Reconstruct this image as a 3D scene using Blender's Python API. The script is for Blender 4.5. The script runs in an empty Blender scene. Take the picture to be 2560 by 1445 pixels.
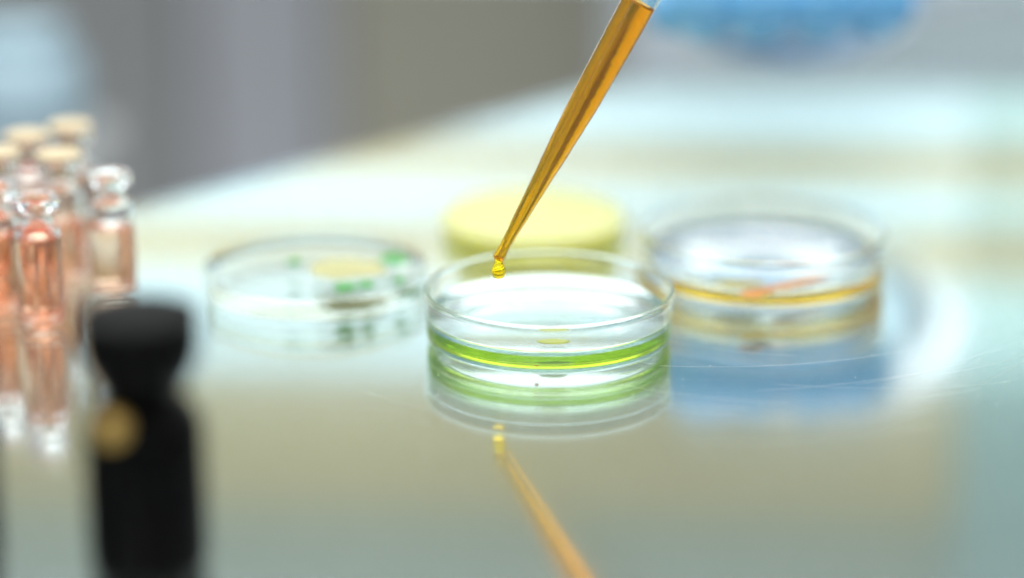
import bpy, bmesh, math, random
from mathutils import Vector, Matrix, noise
R = math.radians
random.seed(7)
S = bpy.context.scene
COL = S.collection

# ------------------------------------------------------------------ camera
PITCH, FPX, W, H = R(17.7), 6400.0, 2560.0, 1445.0
CAM = Vector((-0.0088, -0.585, 0.1995))
RIGHT = Vector((1, 0, 0))
UP = Vector((0, math.sin(PITCH), math.cos(PITCH)))
FWD = Vector((0, math.cos(PITCH), -math.sin(PITCH)))
cd = bpy.data.cameras.new('camera')
cam = bpy.data.objects.new('camera', cd)
COL.objects.link(cam)
cam.location = CAM
cam.rotation_euler = (R(90) - PITCH, 0, 0)
cd.sensor_width = 36
cd.lens = FPX / W * 36
cd.clip_start = 0.01
cd.clip_end = 60
cd.dof.use_dof = True
cd.dof.focus_distance = 0.597
cd.dof.aperture_fstop = 2.4
S.camera = cam

def ray(px, py):
    return FWD + RIGHT * ((px - W / 2) / FPX) - UP * ((py - H / 2) / FPX)

def at(px, py, z=0.0):
    """point of the plane at height z seen at photograph pixel (px, py)"""
    d = ray(px, py)
    return CAM + d * ((z - CAM.z) / d.z)

def deep(px, py, depth):
    """point at a given distance along the optical axis"""
    return CAM + ray(px, py) * depth

def mm_px(p):
    """metres per pixel at a point"""
    return (p - CAM).dot(FWD) / FPX

def mirrored_z(py, y):
    """height on a far upright plane (at y) that the table mirrors at row py"""
    d = ray(W / 2, py)
    return -(CAM.z + d.z * ((y - CAM.y) / d.y)) - 0.0065

# ------------------------------------------------------------------ world, lamps, exposure
wd = bpy.data.worlds.new('World')
S.world = wd
wd.use_nodes = True
wd.node_tree.nodes['Background'].inputs[0].default_value = (0.86, 0.93, 1.0, 1)
wd.node_tree.nodes['Background'].inputs[1].default_value = 0.5
S.view_settings.view_transform = 'Standard'
S.view_settings.look = 'None'
S.view_settings.exposure = 0
S.view_settings.gamma = 1
S.cycles.use_denoising = True
S.cycles.max_bounces = 96
S.cycles.transmission_bounces = 96
S.cycles.glossy_bounces = 96
S.cycles.diffuse_bounces = 4
S.cycles.transparent_max_bounces = 128
S.cycles.caustics_refractive = True
S.cycles.caustics_reflective = True
S.cycles.blur_glossy = 0.3
S.cycles.sample_clamp_indirect = 12

def area(name, loc, target, sx, sy, power, color):
    l = bpy.data.lights.new(name, 'AREA')
    l.shape = 'RECTANGLE'
    l.size, l.size_y, l.energy, l.color = sx, sy, power, color
    o = bpy.data.objects.new(name, l)
    COL.objects.link(o)
    o.location = loc
    o.rotation_euler = (Vector(target) - Vector(loc)).to_track_quat('-Z', 'Y').to_euler()
    return o

area('ceiling_lamp', (0.1, 0.2, 1.2), (0.1, 0.2, 0), 2.6, 1.0, 20.0, (1.0, 0.96, 0.90))
area('window_lamp', (0.1, 0.75, 0.75), (0.0, 0.0, 0.0), 1.0, 0.45, 4.0, (0.9, 0.97, 1.0))

area('front_fill', (-0.35, -1.35, 0.85), (0.0, 0.1, 0.0), 2.0, 0.6, 5.0, (1.0, 0.98, 0.95))  # fill light added behind the camera to lift camera-facing sides

# ------------------------------------------------------------------ materials
def mat(name, color=(0.5, 0.5, 0.5), rough=0.5, metal=0.0, spec=0.5):
    m = bpy.data.materials.new(name)
    m.use_nodes = True
    b = m.node_tree.nodes['Principled BSDF']
    b.inputs['Base Color'].default_value = (*color, 1)
    b.inputs['Roughness'].default_value = rough
    b.inputs['Metallic'].default_value = metal
    b.inputs['Specular IOR Level'].default_value = spec
    return m

def mottle(m, scale, a, b, detail=4, bump=0.0, rough=None):
    """procedural colour and roughness variation on a material"""
    nt = m.node_tree
    p = nt.nodes['Principled BSDF']
    tc = nt.nodes.new('ShaderNodeTexCoord')
    n = nt.nodes.new('ShaderNodeTexNoise')
    n.inputs['Scale'].default_value = scale
    n.inputs['Detail'].default_value = detail
    nt.links.new(tc.outputs['Object'], n.inputs['Vector'])
    r = nt.nodes.new('ShaderNodeValToRGB')
    r.color_ramp.elements[0].color = (*a, 1)
    r.color_ramp.elements[1].color = (*b, 1)
    r.color_ramp.elements[0].position = 0.3
    r.color_ramp.elements[1].position = 0.7
    nt.links.new(n.outputs['Fac'], r.inputs['Fac'])
    nt.links.new(r.outputs['Color'], p.inputs['Base Color'])
    if bump:
        bp = nt.nodes.new('ShaderNodeBump')
        bp.inputs['Strength'].default_value = bump
        bp.inputs['Distance'].default_value = 0.001
        nt.links.new(n.outputs['Fac'], bp.inputs['Height'])
        nt.links.new(bp.outputs['Normal'], p.inputs['Normal'])
    if rough:
        mr = nt.nodes.new('ShaderNodeMapRange')
        mr.inputs['To Min'].default_value, mr.inputs['To Max'].default_value = rough
        nt.links.new(n.outputs['Fac'], mr.inputs['Value'])
        nt.links.new(mr.outputs['Result'], p.inputs['Roughness'])
    return m

def clear(name, ior=1.5, color=(1, 1, 1), rough=0.0, absorb=None, density=0.0, bump=None):
    m = mat(name, color, rough)
    nt = m.node_tree
    b = nt.nodes['Principled BSDF']
    b.inputs['Transmission Weight'].default_value = 1.0
    b.inputs['IOR'].default_value = ior
    if absorb:
        v = nt.nodes.new('ShaderNodeVolumeAbsorption')
        v.inputs['Color'].default_value = (*absorb, 1)
        v.inputs['Density'].default_value = density
        nt.links.new(v.outputs['Volume'], nt.nodes['Material Output'].inputs['Volume'])
    if bump:
        tc = nt.nodes.new('ShaderNodeTexCoord')
        n = nt.nodes.new('ShaderNodeTexNoise')
        n.inputs['Scale'].default_value = bump[0]
        n.inputs['Detail'].default_value = 3
        nt.links.new(tc.outputs['Object'], n.inputs['Vector'])
        bp = nt.nodes.new('ShaderNodeBump')
        bp.inputs['Strength'].default_value = bump[1]
        bp.inputs['Distance'].default_value = bump[2]
        nt.links.new(n.outputs['Fac'], bp.inputs['Height'])
        nt.links.new(bp.outputs['Normal'], b.inputs['Normal'])
    return m

def gel(name, color, weight, rough=0.15, ior=1.34):
    """slightly cloudy gel: part clear, part scattering"""
    m = mat(name, color, rough)
    b = m.node_tree.nodes['Principled BSDF']
    b.inputs['Transmission Weight'].default_value = weight
    b.inputs['IOR'].default_value = ior
    return m

def film(name, color, spec):
    """thin-walled clear plastic: passes light straight through, with a glossy surface"""
    m = mat(name, color, 0.05)
    nt = m.node_tree
    tr = nt.nodes.new('ShaderNodeBsdfTransparent')
    gl = nt.nodes.new('ShaderNodeBsdfGlossy')
    gl.inputs['Roughness'].default_value = 0.03
    tr.inputs['Color'].default_value = (*color, 1)
    fc = nt.nodes.new('ShaderNodeLayerWeight')
    pw = nt.nodes.new('ShaderNodeMath')
    pw.operation = 'POWER'
    pw.inputs[1].default_value = 4.0
    nt.links.new(fc.outputs['Facing'], pw.inputs[0])
    lw = nt.nodes.new('ShaderNodeMath')
    lw.operation = 'MULTIPLY_ADD'
    lw.inputs[1].default_value = 0.08
    lw.inputs[2].default_value = spec
    nt.links.new(pw.outputs[0], lw.inputs[0])
    mx = nt.nodes.new('ShaderNodeMixShader')
    nt.links.new(lw.outputs[0], mx.inputs['Fac'])
    nt.links.new(tr.outputs[0], mx.inputs[1])
    nt.links.new(gl.outputs[0], mx.inputs[2])
    nt.links.new(mx.outputs[0], nt.nodes['Material Output'].inputs['Surface'])
    return m

M = dict(
    film=film('thin_clear_plastic', (0.997, 0.998, 0.995), 0.03),
    plastic=clear('clear_plastic', 1.5, (0.99, 1.0, 0.995), 0.0),
    tube=clear('pipette_plastic', 1.38, (0.98, 0.99, 0.97), 0.08, bump=(420, 0.35, 0.0004)),
    glass=clear('vial_glass', 1.5, (0.985, 0.995, 0.99)),
    water=clear('clear_liquid', 1.33, (1, 1, 1), 0, (0.45, 0.76, 0.78), 26, bump=(900, 0.12, 0.0002)),
    green=clear('green_liquid', 1.001, (1, 1, 1), 0, (0.885, 0.94, 0.0), 3000),
    yellow=gel('yellow_gel', (0.98, 0.91, 0.30), 0.1, 0.3),
    pale=clear('pale_green_liquid', 1.001, (1, 1, 1), 0, (0.90, 0.97, 0.80), 200),
    orange=clear('orange_liquid', 1.001, (1, 1, 1), 0, (0.99, 0.83, 0.0), 2000),
    amber=clear('amber_liquid', 1.34, (0.95, 0.60, 0.005), 0.03, (0.983, 0.915, 0.0), 1150, bump=(500, 0.15, 0.0003)),
    thinwater=clear('shallow_liquid', 1.12, (1, 1, 1), 0, (0.95, 0.99, 0.97), 4, bump=(900, 0.12, 0.0002)),
    drop=clear('amber_drop', 1.34, (0.97, 0.80, 0.10), 0, (0.985, 0.92, 0.0), 900),
    clearwater=clear('faint_liquid', 1.33, (1, 1, 1), 0, (0.9, 0.98, 0.98), 8, bump=(900, 0.12, 0.0002)),
    coral=clear('coral_liquid', 1.34, (1, 1, 1), 0, (0.97, 0.54, 0.22), 130),
    blush=clear('blush_liquid', 1.34, (1, 1, 1), 0, (0.97, 0.66, 0.42), 130),
    sage=mottle(mat('sage_grey_laminate', (0.24, 0.28, 0.23), 0.5), 5, (0.22, 0.26, 0.21), (0.27, 0.31, 0.26)),
    pane=clear('table_glass', 1.5, (0.965, 0.995, 1.0)),
    mirror=mottle(mat('mirror_coating', (0.86, 0.91, 0.88), 0.12, 1.0), 3, (0.84, 0.89, 0.88), (0.87, 0.92, 0.91)),
    steel=mat('brushed_steel', (0.6, 0.6, 0.6), 0.35, 1.0),
    black=mottle(mat('black_plastic', (0.003, 0.003, 0.003), 0.5, 0, 0.08), 40, (0.002, 0.002, 0.002), (0.005, 0.004, 0.004)),
    brass=mat('brass', (0.78, 0.53, 0.17), 0.55, 1.0),
    septum=mottle(mat('cream_rubber', (0.8, 0.66, 0.42), 0.5), 300, (0.78, 0.62, 0.36), (0.84, 0.72, 0.5)),
    panel=mottle(mat('pale_cyan_laminate', (0.68, 0.85, 0.86), 0.5), 4, (0.64, 0.82, 0.87), (0.72, 0.86, 0.90)),
    cream=mottle(mat('cream_board', (0.54, 0.43, 0.19), 0.5), 6, (0.50, 0.40, 0.17), (0.58, 0.46, 0.22)),
    olive=mottle(mat('olive_laminate', (0.37, 0.315, 0.17), 0.5), 5, (0.34, 0.29, 0.15), (0.40, 0.34, 0.19)),
    teal=mottle(mat('teal_grey_laminate', (0.23, 0.33, 0.32), 0.5), 5, (0.20, 0.31, 0.30), (0.27, 0.36, 0.34)),
    aqua=mottle(mat('aqua_laminate', (0.46, 0.64, 0.62), 0.5), 5, (0.43, 0.62, 0.60), (0.50, 0.67, 0.65)),
    slate=mottle(mat('slate_violet_door', (0.31, 0.315, 0.315), 0.55), 3, (0.29, 0.295, 0.295), (0.34, 0.345, 0.345)),
    lavender=mottle(mat('lavender_door', (0.47, 0.48, 0.52), 0.55), 3, (0.44, 0.455, 0.49), (0.50, 0.51, 0.55)),
    taupe=mottle(mat('taupe_door', (0.43, 0.41, 0.33), 0.55), 3, (0.41, 0.39, 0.31), (0.46, 0.44, 0.36)),
    floor=mottle(mat('grey_vinyl', (0.28, 0.28, 0.27), 0.4), 8, (0.25, 0.25, 0.25), (0.31, 0.31, 0.30)),
    jar=mottle(mat('pale_blue_plastic', (0.24, 0.33, 0.38), 0.45), 10, (0.22, 0.31, 0.36), (0.26, 0.35, 0.40)),
    glove=mottle(mat('blue_nitrile', (0.17, 0.52, 0.89), 0.25), 60, (0.15, 0.49, 0.87), (0.21, 0.56, 0.91)),
    coat=mottle(mat('pale_blue_cotton', (0.72, 0.80, 0.87), 0.9), 200, (0.69, 0.78, 0.85), (0.76, 0.83, 0.90), bump=0.3),
    leaf=mat('green_colony', (0.10, 0.45, 0.10), 0.5),
    moss=mat('olive_drop', (0.44, 0.50, 0.03), 0.2),
    ochre=mottle(gel('yellow_colony', (0.82, 0.80, 0.40), 0.4, 0.5), 250, (0.76, 0.76, 0.36), (0.86, 0.82, 0.44)),
    rust=mat('orange_streak', (0.74, 0.30, 0.04), 0.4),
    stain=mat('olive_stain', (0.52, 0.44, 0.08), 0.4),
    red=mat('red_ink', (0.92, 0.10, 0.06), 0.5),
    dust=mat('dust_fleck', (0.85, 0.87, 0.85), 0.8),
)

M['amber'].node_tree.nodes['Principled BSDF'].inputs['Transmission Weight'].default_value = 0.88
b = M['yellow'].node_tree.nodes['Principled BSDF']
b.inputs['Subsurface Weight'].default_value = 1.0
b.inputs['Subsurface Radius'].default_value = (1.0, 0.9, 0.35)
b.inputs['Subsurface Scale'].default_value = 0.012
b.inputs['Transmission Weight'].default_value = 0.0

# the mirror coating is slightly milky: part of the light scatters
nt = M['mirror'].node_tree
df = nt.nodes.new('ShaderNodeBsdfDiffuse')
df.inputs['Color'].default_value = (0.36, 0.38, 0.31, 1)
mx = nt.nodes.new('ShaderNodeMixShader')
mx.inputs['Fac'].default_value = 0.16
nt.links.new(nt.nodes['Principled BSDF'].outputs[0], mx.inputs[1])
nt.links.new(df.outputs[0], mx.inputs[2])
nt.links.new(mx.outputs[0], nt.nodes['Material Output'].inputs['Surface'])

# ------------------------------------------------------------------ builders
def link(name, bm, material, parent=None, loc=None, sharp=35, smooth=True):
    me = bpy.data.meshes.new(name)
    bmesh.ops.recalc_face_normals(bm, faces=bm.faces)
    bm.to_mesh(me)
    bm.free()
    if smooth:
        for p in me.polygons:
            p.use_smooth = True
        me.set_sharp_from_angle(angle=R(sharp))
    me.materials.append(material)
    o = bpy.data.objects.new(name, me)
    COL.objects.link(o)
    if parent:
        o.parent = parent
    if loc is not None:
        o.location = loc
    return o

def empty(name, loc, label, cat, group=None, rz=0):
    if abs(loc[2]) < 1e-6 and name not in ('person', 'shelf_rack'):
        loc = Vector((loc[0], loc[1], 0.00012))      # rests a hair above the glass, never in its plane
    o = bpy.data.objects.new(name, None)
    o.empty_display_size = 0.01
    COL.objects.link(o)
    o.location = loc
    o.rotation_euler.z = rz
    tag(o, label, cat, group)
    return o

def tag(o, label=None, cat=None, group=None, kind=None):
    for k, v in (('label', label), ('category', cat), ('group', group), ('kind', kind)):
        if v:
            o[k] = v
    return o

def lathe(profile, seg=128, bm=None, off=(0, 0, 0)):
    """closed outline of (radius, height) turned round the z axis"""
    bm = bm or bmesh.new()
    rings = []
    for r, z in profile:
        if r < 1e-7:
            rings.append([bm.verts.new((off[0], off[1], z + off[2]))])
        else:
            rings.append([bm.verts.new((off[0] + r * math.cos(2 * math.pi * i / seg), off[1] + r * math.sin(2 * math.pi * i / seg), z + off[2])) for i in range(seg)])
    n = len(rings)
    for k in range(n):
        a, b = rings[k], rings[(k + 1) % n]
        if len(a) == 1 and len(b) == 1:
            continue
        for i in range(seg):
            j = (i + 1) % seg
            if len(a) == 1:
                bm.faces.new((a[0], b[i], b[j]))
            elif len(b) == 1:
                bm.faces.new((a[i], a[j], b[0]))
            else:
                bm.faces.new((a[i], a[j], b[j], b[i]))
    return bm

def arc(cx, cz, r, a0, a1, n=6):
    return [(cx + r * math.cos(R(a0 + (a1 - a0) * i / n)), cz + r * math.sin(R(a0 + (a1 - a0) * i / n))) for i in range(n + 1)]

def box(x0, x1, y0, y1, z0, z1, bevel=0.001, bm=None):
    b = bmesh.new()
    v = [b.verts.new((x, y, z)) for x in (x0, x1) for y in (y0, y1) for z in (z0, z1)]
    for f in ((0, 1, 3, 2), (4, 6, 7, 5), (0, 4, 5, 1), (2, 3, 7, 6), (0, 2, 6, 4), (1, 5, 7, 3)):
        b.faces.new([v[i] for i in f])
    if bevel:
        bmesh.ops.bevel(b, geom=list(b.edges), offset=bevel, segments=2, affect='EDGES')
    return b

def blob(rx, ry, rz, seed, amp=0.25, sub=3, freq=1.5):
    """uneven low mound"""
    bm = bmesh.new()
    bmesh.ops.create_icosphere(bm, subdivisions=sub, radius=1)
    for v in bm.verts:
        k = 1 + amp * noise.noise(v.co * freq + Vector((seed * 3.1, seed, 0)))
        v.co = Vector((v.co.x * rx * k, v.co.y * ry * k, v.co.z * rz))
    return bm

# ------------------------------------------------------------------ setting: floor and the mirrored glass table
fl = link('floor', box(-4, 4, -3, 5, -0.78, -0.75, 0), M['floor'], smooth=False)
tag(fl, 'grey vinyl floor below the table', kind='structure')

# the far edge of the table runs obliquely across the view
e0, e1 = at(350, 502), at(1600, 192)
ed = (e1 - e0).normalized()
A, B = e0 - ed * 0.5, e1 + ed * 0.6
front = -0.50
def slab(z0, z1, inset=0.0, bevel=0.0015):
    bm = bmesh.new()
    nrm = Vector((ed.y, -ed.x, 0)) * inset
    pts = [(A + nrm).xy, (B + nrm).xy, Vector((B.x, front + inset)), Vector((A.x, front + inset))]
    lo = [bm.verts.new((p.x, p.y, z0)) for p in pts]
    hi = [bm.verts.new((p.x, p.y, z1)) for p in pts]
    bm.faces.new(lo[::-1])
    bm.faces.new(hi)
    for i in range(4):
        j = (i + 1) % 4
        bm.faces.new((lo[i], lo[j], hi[j], hi[i]))
    if bevel:
        bmesh.ops.bevel(bm, geom=list(bm.edges), offset=bevel, segments=2, affect='EDGES')
    return bm
table = empty('table', (0, 0, -0.75), 'glass topped laboratory table with mirrored underside', 'table')
TZ = Vector((0, 0, 0.75))
link('glass_pane', slab(-0.0050, 0.0), M['pane'], table, TZ, smooth=False)
link('mirror_backing', slab(-0.0070, -0.0052, 0.002, 0), M['mirror'], table, TZ, smooth=False)
link('underframe', slab(-0.03, -0.0072, 0.02, 0), M['steel'], table, TZ, smooth=False)
for x, y in ((A.x + 0.08, front + 0.06), (B.x - 0.08, front + 0.06), (A.x + 0.1, A.y - 0.06), (B.x - 0.06, B.y - 0.1)):
    link('leg', box(x - 0.02, x + 0.02, y - 0.02, y + 0.02, 0, 0.72, 0.002), M['steel'], table)

bm = bmesh.new()
for k in range(260):
    p = at(random.uniform(1000, 2560), random.uniform(820, 1250))
    r = random.uniform(0.00004, 0.00013)
    bmesh.ops.create_icosphere(bm, subdivisions=1, radius=r, matrix=Matrix.Translation((p.x, p.y, r * 0.6)) @ Matrix.Diagonal((1, random.uniform(0.6, 2), 0.6, 1)))
rc = at(1906, 690)
for k in range(32):      # hair-fine scratches, swept in arcs
    rr_, a0 = random.uniform(0.035, 0.13), R(random.uniform(200, 340))
    da, w_ = R(random.uniform(8, 40)), random.uniform(0.00001, 0.000024)
    cx, cy = rc.x + random.uniform(-0.03, 0.02), rc.y + random.uniform(-0.02, 0.03)
    pv = None
    for i in range(13):
        a = a0 + da * i / 12
        q = [bm.verts.new((cx + (rr_ + o_) * math.cos(a), cy + (rr_ + o_) * math.sin(a), z_)) for o_, z_ in ((-w_, 0.00003), (0, 0.00005), (w_, 0.00003))]
        if pv:
            bm.faces.new((pv[0], q[0], q[1], pv[1]))
            bm.faces.new((pv[1], q[1], q[2], pv[2]))
        pv = q
tag(link('dust', bm, M['dust']), 'fine pale dust specks on the glass table top', 'dust', kind='stuff')

# ------------------------------------------------------------------ petri dishes
def dish_profile(ro, h, t=0.0010, foot=0.00025):
    ri = ro - t
    rb = ro - 0.0005
    p = [(0, foot), (ro * 0.86, foot)]
    p += [(ro * 0.885, foot * 0.4), (ro * 0.90, 0.0), (rb - 0.0018, 0.0)]
    p += arc(rb - 0.0012, 0.0012, 0.0012, -80, 0, 5)
    p += [(ro - 0.00025, h - 0.0021), (ro, h - 0.0017)] + arc(ro - 0.0005, h - 0.0005, 0.0005, 0, 90, 4) + arc(ri + 0.0003, h - 0.0004, 0.0004, 90, 180, 4)
    p += [(ri - 0.0003, foot + t + 0.0020)]
    p += arc(ri - 0.0003 - 0.0016, foot + t + 0.0016, 0.0016, 0, -90, 5)
    p += [(0, foot + t)]
    return p

def fill_profile(ro, z1, t=0.0010, foot=0.00025, men=0.0011, reach=0.0035):
    """liquid from the dish floor up to z1, creeping up the wall, reaching half way into the plastic"""
    r = ro - 0.0003 - t * 0.55
    z0 = foot + t * 0.45
    p = [(0, z0), (r, z0), (r, z1 + men)]
    for i in range(1, 11):
        d = reach * i / 10
        p.append((r - d, z1 + men * math.exp(-3.2 * i / 10) - (men * 0.04) * i / 10))
    p += [(r - reach * 1.8, z1), (r * 0.5, z1), (0, z1)]
    return p

def rim_arc(ro, z1, w, a0, a1, t=0.0010, foot=0.00025, seg=96):
    """crescent of dyed liquid that clings to the wall between two angles, thinning out at its ends"""
    r = ro - 0.00035 - t
    z0 = foot + t + 0.0001
    bm = bmesh.new()
    rows = []
    for i in range(seg + 1):
        f = i / seg
        a = R(a0 + (a1 - a0) * f)
        k = 0.12 + 0.88 * min(1, 6 * f, 6 * (1 - f))
        ww = w * k * (1 + 0.25 * noise.noise(Vector((f * 9, ro * 100, 0))))
        zz1 = z1 * (1 + 0.03 * noise.noise(Vector((f * 7, 5, 0))))
        rows.append([bm.verts.new((q * math.cos(a), q * math.sin(a), z)) for q, z in ((r - ww, z0), (r, z0), (r, zz1), (r - ww, zz1 - 0.0001))])
    for a, b in zip(rows, rows[1:]):
        for k in range(4):
            bm.faces.new((a[k], b[k], b[(k + 1) % 4], a[(k + 1) % 4]))
    bm.faces.new(rows[0])
    bm.faces.new(rows[-1][::-1])
    return bm

def dish(px, py, wpx, h, label, m='plastic'):
    base = at(px, py)
    ro = wpx * mm_px(base) / 2
    d = empty('petri_dish', base, label, 'petri dish', 'petri dishes on the glass table')
    link('dish_body', lathe(dish_profile(ro, h)), M[m], d)
    return d, ro

d1, r1 = dish(1372, 838, 622, 0.0122, 'sharp front petri dish with a bright green band of liquid under the pipette')
link('liquid', lathe(fill_profile(r1, 0.0050)), M['water'], d1)
link('green_rim', rim_arc(r1, 0.0045, 0.0013, -192, 12), M['green'], d1)
p = at(1385, 836, 0.0050) - d1.location
o = link('droplet', blob(0.0039, 0.0028, 0.0008, 1, 0.2), M['moss'], d1, p)
p = at(1342, 936, 0.0) - d1.location
link('ink_mark', blob(0.0006, 0.0010, 0.0001, 2, 0.4, 2), M['red'], d1, (p.x, p.y + 0.003, 0.0002))

d2, r2 = dish(1906, 688, 612, 0.0130, 'right petri dish with an orange band of liquid and an orange streak')
link('liquid', lathe(fill_profile(r2, 0.0050)), M['clearwater'], d2)
link('orange_rim', rim_arc(r2, 0.0045, 0.0014, -200, 20), M['orange'], d2)
p = at(1850, 700, 0.0054) - d2.location
link('stain', blob(0.0060, 0.0038, 0.0004, 5, 0.5), M['stain'], d2, p)
bm = bmesh.new()
for k in range(7):
    t = k / 6
    q = at(1880 + 160 * t, 735 - 55 * t, 0.0056) - d2.location
    bmesh.ops.create_icosphere(bm, subdivisions=2, radius=1, matrix=Matrix.Translation(q) @ Matrix.Diagonal((0.0032, 0.0028 * (1 - t * 0.4), 0.0004, 1)))
link('streak', bm, M['rust'], d2)

d3, r3 = dish(790, 722, 572, 0.0112, 'left blurred petri dish of pale gel with green spots and a yellow patch', 'film')
link('liquid', lathe(fill_profile(r3, 0.0048)), M['thinwater'], d3)
link('pale_rim', rim_arc(r3, 0.0040, 0.0012, -190, 10), M['pale'], d3)
p = at(865, 672, 0.0052) - d3.location
link('colony', blob(0.0092, 0.0085, 0.0005, 3, 0.5), M['ochre'], d3, p)['label'] = 'yellow patch'
for q, s in (((735, 655), 0.0018), ((985, 648), 0.0036), ((862, 718), 0.0028), ((915, 712), 0.0020), ((1000, 700), 0.0016)):
    p = at(*q, 0.0052) - d3.location
    link('colony', blob(s, s * 1.2, 0.0008, q[0], 0.4), M['leaf'], d3, p)

d4, r4 = dish(1332, 574, 478, 0.0064, 'small yellow petri dish behind the pipette tip', 'film')
link('gel', lathe(fill_profile(r4 - 0.0004, 0.0036)), M['yellow'], d4)

# ------------------------------------------------------------------ pipette with a hanging drop
DEP = 0.603
mpp = DEP / FPX
tip, top = deep(1244, 648, DEP), deep(1597, 8, DEP - 0.013)
axis = (top - tip).normalized()
L = (top - tip).length
pip = empty('pipette', tip, 'clear plastic pipette full of amber liquid, a drop at its tip', 'pipette')
pip.rotation_mode = 'QUATERNION'
pip.rotation_quaternion = axis.to_track_quat('Z', 'Y')
# (distance from tip, full width) in photograph pixels
wid = [(0, 26), (8, 30), (20, 29), (38, 26.5), (50, 27), (85, 31), (172, 40), (290, 56), (380, 67), (460, 75), (520, 78), (735, 86), (900, 88), (1300, 96)]
def rad(s):
    for (a, wa), (b, wb) in zip(wid, wid[1:]):
        if s <= b:
            t = (s - a) / (b - a)
            return (wa + (wb - wa) * t) / 2 * mpp
    return wid[-1][1] / 2 * mpp
outer = [(rad(s), s * mpp) for s in list(range(0, 60, 4)) + list(range(60, 1301, 20))]
wall = 0.00016
inner = [(max(r - (wall if z > 0.01 else 0.00014), 0.0003), z) for r, z in outer]
bm = lathe(outer + inner[::-1], 64)
for v in bm.verts:            # small moulding ripples and dents
    n = noise.noise(v.co * 900) * 0.00004 + noise.noise(v.co * 260) * 0.00007
    v.co.x += n
    v.co.y += n * 0.7
link('tube', bm, M['tube'], pip, sharp=60)
lv = L
liq = [(max(r - 0.00008, 0.0003), z) for r, z in outer if z < lv - 0.0004]
rt = rad(lv / mpp) - 0.00008
prof = [(0, -0.0001)] + liq + [(rt, lv + 0.0004), (rt - 0.0006, lv + 0.00005), (rt * 0.6, lv - 0.0002), (0, lv - 0.0003)]
bm = lathe(prof, 64)
for v in bm.verts:
    n = noise.noise(v.co * 700) * 0.00006
    v.co.x += n
    v.co.y += n
link('liquid', bm, M['amber'], pip, sharp=60)
# a thin mould seam runs down the tube
bm = bmesh.new()
side = Vector((0.72, -0.69, 0))
pts = [(rad(s) - 0.00003, s * mpp) for s in range(180, 1300, 12)]
cam_l = pip.rotation_quaternion.inverted() @ (CAM - tip)
ca = math.atan2(cam_l.y, cam_l.x) - R(22)
va = []
for r, z in pts:
    j = noise.noise(Vector((z * 600, 1, 0))) * 0.05
    va.append([bm.verts.new((r2_ * math.cos(ca + j + d), r2_ * math.sin(ca + j + d), z)) for r2_, d in ((r, -0.03), (r + 0.00012, 0), (r, 0.03))])
for a, b in zip(va, va[1:]):
    bm.faces.new((a[0], a[1], b[1], b[0]))
    bm.faces.new((a[1], a[2], b[2], b[1]))
    bm.faces.new((a[2], a[0], b[0], b[2]))
link('seam', bm, M['tube'], pip)
# squeeze bulb above the frame
zb = outer[-1][1]
rb = outer[-1][0]
bulb = [(rb * 0.98, zb - 0.002), (rb * 1.1, zb + 0.002)] + [(rb * 1.1 + 0.004 * math.sin(math.pi * i / 12), zb + 0.002 + 0.045 * i / 12) for i in range(1, 12)] + [(rb * 0.6, zb + 0.05), (0, zb + 0.051), (0, zb - 0.002)]
link('bulb', lathe(bulb, 48), M['tube'], pip)
# drop: narrow neck, round belly; hangs straight down
dc = deep(1246.5, 676, DEP)
dp = [(0, 22), (5, 21.5), (10, 20), (15, 16), (18, 9), (19, 2), (18, -5), (16, -11), (13.5, -16), (11.8, -20), (11, -24), (10.8, -30), (9, -36), (0, -38)]
bm = lathe([(r * mpp, -z * mpp) for r, z in dp], 48)
o = link('drop', bm, M['drop'], pip)
o.matrix_parent_inverse = (Matrix.Translation(tip) @ pip.rotation_quaternion.to_matrix().to_4x4()).inverted()
o.location = dc

# ------------------------------------------------------------------ glass vials
def vial_profile():
    ro, h, t = 0.0058, 0.0320, 0.0009
    p = [(0, 0.0009), (0.0030, 0.0004), (ro - 0.0012, 0)] + arc(ro - 0.0010, 0.0010, 0.0010, -80, 0, 5)
    p += [(ro, 0.0215)] + [(ro - 0.0019 * (1 - math.cos(R(a))) , 0.0215 + 0.0034 * math.sin(R(a))) for a in (20, 40, 60, 80, 90)]
    p += [(0.0038, 0.0265), (0.0037, 0.0278)] + [(0.0052, 0.0286), (0.0057, 0.0290), (0.0057, 0.0312), (0.0053, 0.0319), (0.0046, h), (0.0036, h - 0.0004)]
    p += [(0.0029, 0.0305), (0.0028, 0.0262), (0.0031, 0.0250), (ro - t - 0.0002, 0.0222), (ro - t, 0.0205), (ro - t, 0.0026)]
    p += [(ro - t - 0.0006, 0.0019), (ro - t - 0.0018, 0.0015), (0, 0.0018)]
    return p

def liquid_profile(z1):
    r = 0.0054
    return [(0, 0.0014), (0.0036, 0.0009), (r - 0.0006, 0.0011), (r, 0.0022), (r, z1 + 0.0006), (r - 0.0009, z1 + 0.0001), (r - 0.002, z1), (0, z1)]

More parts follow.
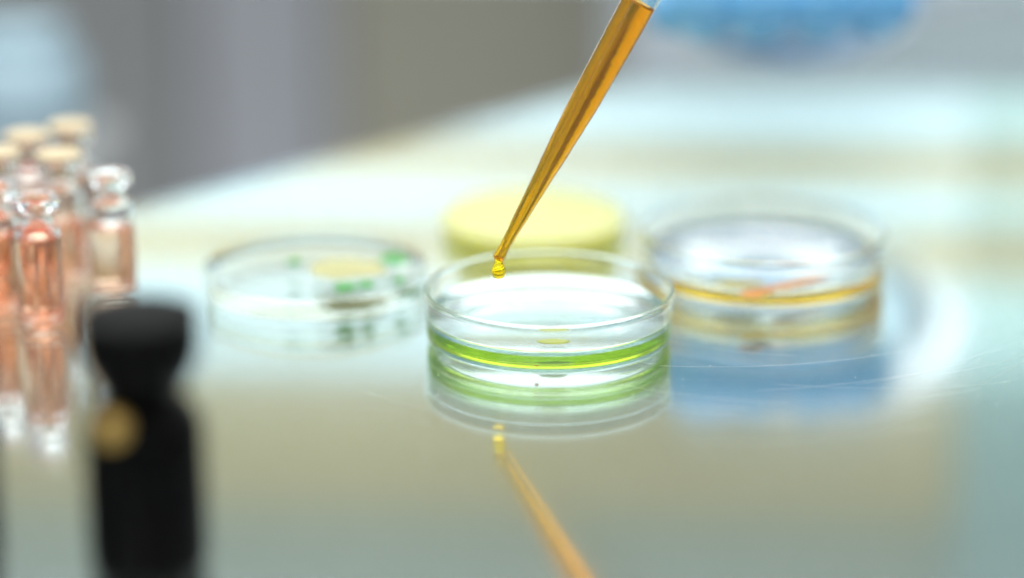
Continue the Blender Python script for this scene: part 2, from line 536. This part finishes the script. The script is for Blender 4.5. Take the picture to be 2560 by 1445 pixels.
vials = [  # base pixel, fill height, liquid, stopper, label
    (107, 803, 0.0215, 'coral', False, 'open glass vial with deep orange liquid, front of the cluster'),
    (287, 735, 0.0175, 'blush', False, 'pale peach vial standing apart at the right of the cluster'),
    (163, 697, 0.0150, 'blush', True, 'pale vial with a cream stopper just behind the front orange vial'),
    (190, 612, 0.0200, 'blush', True, 'farthest vial of the cluster, its cream stopper the highest in view'),
    (4, 770, 0.0190, 'coral', False, 'open orange vial cut by the left edge of the picture'),
    (14, 690, 0.0190, 'coral', True, 'stoppered vial at the left edge behind the cut open vial'),
    (84, 640, 0.0200, 'coral', True, 'stoppered vial deep in the cluster left of the farthest one'),
]
proto_body = None
for px, py, fill, liqm, stop, lab in vials:
    v = empty('vial', at(px, py), lab, 'vial', 'glass vials clustered at the left of the table', random.uniform(0, 6))
    if proto_body is None:
        proto_body = link('glass_body', lathe(vial_profile(), 64), M['glass'], v, sharp=50)
    else:
        b = proto_body.copy()
        COL.objects.link(b)
        b.parent = v
    link('liquid', lathe(liquid_profile(fill), 64), M[liqm], v)
    if stop:
        sp = [(0, 0.0285), (0.0026, 0.0285), (0.0027, 0.0321), (0.0056, 0.0322), (0.0058, 0.0326), (0.0058, 0.0334), (0.0053, 0.0338), (0, 0.0339)]
        link('stopper', lathe(sp, 48), M['septum'], v)

# ------------------------------------------------------------------ black bottles in the near left corner
def bottle(px, py, wpx, rows, label, knob=True):
    """rows: photograph rows of the cap top, the neck and the full width of the body"""
    b = at(px, py)
    m = mm_px(b)
    w = wpx * m / 2
    up = lambda row: (CAM.z + (ray(px, row) * ((b.y - CAM.y) / ray(px, row).y)).z)
    zt, zn, zs_ = up(rows[0]), up(rows[1]), up(rows[2])
    o = empty('black_bottle', b, label, 'bottle', 'black bottles in the near left corner')
    body = [(0, 0.0005), (w * 0.97, 0), (w, 0.0015), (w, zs_)] + [(w - w * 0.34 * (1 - math.cos(R(a))), zs_ + (zn - zs_) * math.sin(R(a))) for a in (15, 30, 45, 60, 75, 90)]
    body += [(0, zn)]
    link('body', lathe(body, 96), M['black'], o, sharp=50)
    hc = zt - zn
    st = [(0, zn + 0.0002), (w * 0.62, zn + 0.0002), (w * 0.64, zn + 0.001), (w * 0.74, zn + hc * 0.18), (w * 0.94, zn + hc * 0.42), (w * 1.0, zn + hc * 0.60), (w * 1.01, zn + hc * 0.75), (w * 1.01, zt - 0.0006), (w * 1.0, zt), (0, zt + 0.0003)]
    c = link('flared_cap', lathe(st, 96), M['black'], o, sharp=50)
    if knob:
        bm = bmesh.new()
        bmesh.ops.create_uvsphere(bm, u_segments=24, v_segments=16, radius=0.0031)
        link('knob', bm, M['brass'], o, (-w * 0.36, -w * 0.86, zs_ + 0.0055))
    return o
bottle(374, 1400, 298, (780, 1000, 1095), 'black bottle with a flared cap and a small brass knob')
bottle(-118, 1400, 250, (860, 1040, 1130), 'black bottle showing only a sliver at the left picture edge', False)

# ------------------------------------------------------------------ shelf above the far end of the table (mirrored in the glass)
RY = 0.36
yaw = -R(3.0)
rack = empty('shelf_rack', (0, RY, 0.0), 'pale shelf rack with cream boards mirrored in the table top', 'shelf', None, yaw)
zz = lambda row: mirrored_z(row, RY)
X0, X1, X2 = -0.42, 0.165, 0.36
def rpart(name, m, x0, x1, y0, y1, z0, z1, parent=rack):
    return link(name, box(x0, x1, y0, y1, z0, z1, 0.0012), M[m], parent)
zs = [252, 392, 470, 592, 700, 965, 1300, 1560]
zv = [zz(r) for r in zs]
rpart('back_panel', 'panel', X0, X1, 0.0, 0.008, zv[0], zv[5])
rpart('shelf_board', 'cream', X0, X1, -0.004, -0.0002, zv[1], zv[2])
rpart('shelf_board', 'cream', X0, X1, -0.004, -0.0002, zv[3], zv[4])
rpart('top_rail', 'olive', X0, X1, -0.004, 0.008, zv[5] + 0.0002, zv[6])
rpart('upper_panel', 'sage', X0, X1, -0.002, 0.008, zv[6] + 0.0002, zv[7])
# narrower teal bay at the right end
rpart('side_panel', 'aqua', X1 + 0.0002, X2, 0.0, 0.008, zv[0], zv[5])
for k in (1, 3):
    rpart('side_board', 'olive', X1 + 0.0002, X2, -0.004, -0.0002, zv[k] - 0.002, zv[k + 1] + 0.002)
rpart('side_rail', 'teal', X1 + 0.0002, X2, -0.004, 0.008, zv[5] + 0.0002, zv[7])
for x in (X0, X2):
    rpart('post', 'teal', x - 0.012 if x < 0 else x + 0.0002, x - 0.0002 if x < 0 else x + 0.012, -0.03, 0.012, -0.75 if x < 0 else 0.0003, zv[7])
area('rack_fill', (-0.04, RY - 0.13, zz(560)), (-0.04, RY, zz(540)), 0.66, 0.05, 0.88, (0.95, 0.99, 1.0))  # added unseen light panel, faces the rack to brighten its mirrored bays

# ------------------------------------------------------------------ low cabinet and jar behind the table
CY = 0.85
def cab_x(px, py=200):
    d = ray(px, py)
    return (CAM + d * ((CY - CAM.y) / d.y)).x
cab = empty('cabinet', (0, CY, -0.75), 'low grey cabinet with three door colours far behind the table', 'cabinet')
xs = [cab_x(-500), cab_x(480), cab_x(840), cab_x(1640)]
link('carcass', box(xs[0], xs[3], 0.02, 0.4, 0, 0.80, 0.002), M['slate'], cab)
for i, m in enumerate(('slate', 'lavender', 'taupe')):
    dr = link('door', box(xs[i] + 0.002, xs[i + 1] - 0.002, 0.0, 0.0195, 0.06, 0.798, 0.002), M[m], cab)
    dr['label'] = ('slate grey door', 'lavender grey door', 'taupe door')[i]
jb = deep(60, 330, 0.95)
st = empty('stool', (jb.x, jb.y, -0.75), 'grey stool under the pale blue jar', 'stool')
link('seat', lathe([(0, 0.75 + jb.z - 0.02), (0.034, 0.75 + jb.z - 0.02), (0.036, 0.75 + jb.z - 0.012), (0.035, 0.75 + jb.z), (0, 0.75 + jb.z)], 48), M['slate'], st)
link('pedestal', lathe([(0, 0), (0.12, 0), (0.12, 0.015), (0.02, 0.03), (0.02, 0.75 + jb.z - 0.021), (0, 0.75 + jb.z - 0.021)], 32), M['steel'], st)
jar = empty('jar', jb, 'blurred pale blue jar behind the vials', 'jar')
link('body', lathe([(0, 0), (0.022, 0), (0.024, 0.003), (0.024, 0.024), (0.021, 0.030), (0.016, 0.032), (0, 0.032)], 48), M['jar'], jar)
link('lid', lathe([(0, 0.0322), (0.017, 0.0322), (0.018, 0.034), (0.018, 0.039), (0.016, 0.041), (0, 0.041)], 48), M['jar'], jar)

# ------------------------------------------------------------------ gloved hand and coat sleeve, far right
g = at(1950, 440)
gz = CAM.z + (ray(1950, -35) * ((g.y - CAM.y) / ray(1950, -35).y)).z     # height of the hand above the table
hand = empty('person', (g.x, g.y, 0), 'person in blue glove and pale blue coat sleeve, hand above the table', 'person')
def skin(name, chains, material, parent, sub=2):
    verts, edges, radii = [], [], []
    idx = {}
    for ch in chains:
        prev = None
        for pt in ch:
            key = tuple(pt[:3])
            if key not in idx:
                idx[key] = len(verts)
                verts.append(Vector(key) * 0.001)
                radii.append(pt[3] * 0.001)
            if prev is not None:
                edges.append((prev, idx[key]))
            prev = idx[key]
    me = bpy.data.meshes.new(name)
    me.from_pydata(verts, edges, [])
    o = bpy.data.objects.new(name, me)
    COL.objects.link(o)
    o.parent = parent
    sk = o.modifiers.new('skin', 'SKIN')
    sk.use_smooth_shade = True
    for i, s in enumerate(me.skin_vertices[0].data):
        s.radius = (radii[i], radii[i])
        s.use_root = i == 0
    ss = o.modifiers.new('subdivision', 'SUBSURF')
    ss.levels = ss.render_levels = sub
    sm = o.modifiers.new('smooth', 'SMOOTH')
    sm.iterations = 22
    me.materials.append(material)
    return o
HZ = gz * 1000
# the hand points at the camera, fingers curled under
chains = [[(6, 90, HZ + 8, 24), (4, 50, HZ + 5, 21), (2, 22, HZ + 4, 18)]]
for k, x in enumerate((-26, -9, 9, 25)):
    r = (13.5, 14, 13.5, 12.5)[k]
    ln = (1, 1.08, 1.02, 0.85)[k]
    chains.append([(2, 22, HZ + 4, 18), (x * 0.8, 0, HZ + 5, 12), (x, -20 * ln, HZ + 3, r + 1.5), (x * 1.02, -27 * ln, HZ - 5, r), (x * 0.96, -8 * ln, HZ - 8, r - 0.5), (x * 0.9, 8, HZ - 7, r - 1)])
chains.append([(2, 22, HZ + 4, 18), (-24, 14, HZ, 13), (-36, -4, HZ - 4, 10.5), (-34, -22, HZ - 8, 9.5)])
skin('glove', chains, M['glove'], hand)
# sleeve: wide wrinkled cuff round the wrist, running back and to the right
bm = bmesh.new()
c0, c1 = Vector((0.006, 0.030, gz - 0.004)), Vector((0.035, 0.165, gz + 0.045))
dirv = (c1 - c0)
rings = []
prof = [(0.040, 0.02), (0.0415, -0.005), (0.043, 0.0), (0.0445, 0.03), (0.0445, 0.1), (0.046, 0.3), (0.05, 0.6), (0.054, 1.0), (0.050, 1.0), (0.042, 0.5), (0.040, 0.1)]
for r, t in prof:
    ring = []
    for i in range(96):
        a = 2 * math.pi * i / 96
        v = Vector((math.cos(a), 0, math.sin(a)))
        rr = r + 0.0035 * noise.noise(v * 1.6 + Vector((0, t * 7, 0))) * min(1, 0.3 + abs(t) * 6)
        ring.append(bm.verts.new(c0 + dirv * t + Vector((v.x * rr, 0, v.z * rr * 0.62))))
    rings.append(ring)
for k in range(len(rings)):
    a, b = rings[k], rings[(k + 1) % len(rings)]
    for i in range(96):
        j = (i + 1) % 96
        bm.faces.new((a[i], a[j], b[j], b[i]))
link('sleeve', bm, M['coat'], hand, sharp=70)
# the coat of the same person, standing behind the far edge of the table
bm = bmesh.new()
tx, ty = 0.225 - g.x, 0.74 - g.y
rings = []
for k in range(15):
    z = -0.60 + 0.95 * k / 14
    ring = []
    for i in range(72):
        a = 2 * math.pi * i / 72
        v = Vector((math.cos(a), math.sin(a), 0))
        rr = 1 + 0.05 * noise.noise(v * 2.2 + Vector((0, 0, z * 2)))
        ring.append(bm.verts.new((tx + 0.178 * rr * v.x, ty + 0.09 * rr * v.y, z)))
    rings.append(ring)
for a, b in zip(rings, rings[1:]):
    for i in range(72):
        j = (i + 1) % 72
        bm.faces.new((a[i], a[j], b[j], b[i]))
bm.faces.new(rings[0][::-1])
bm.faces.new(rings[-1])
link('coat', bm, M['coat'], hand, sharp=70)
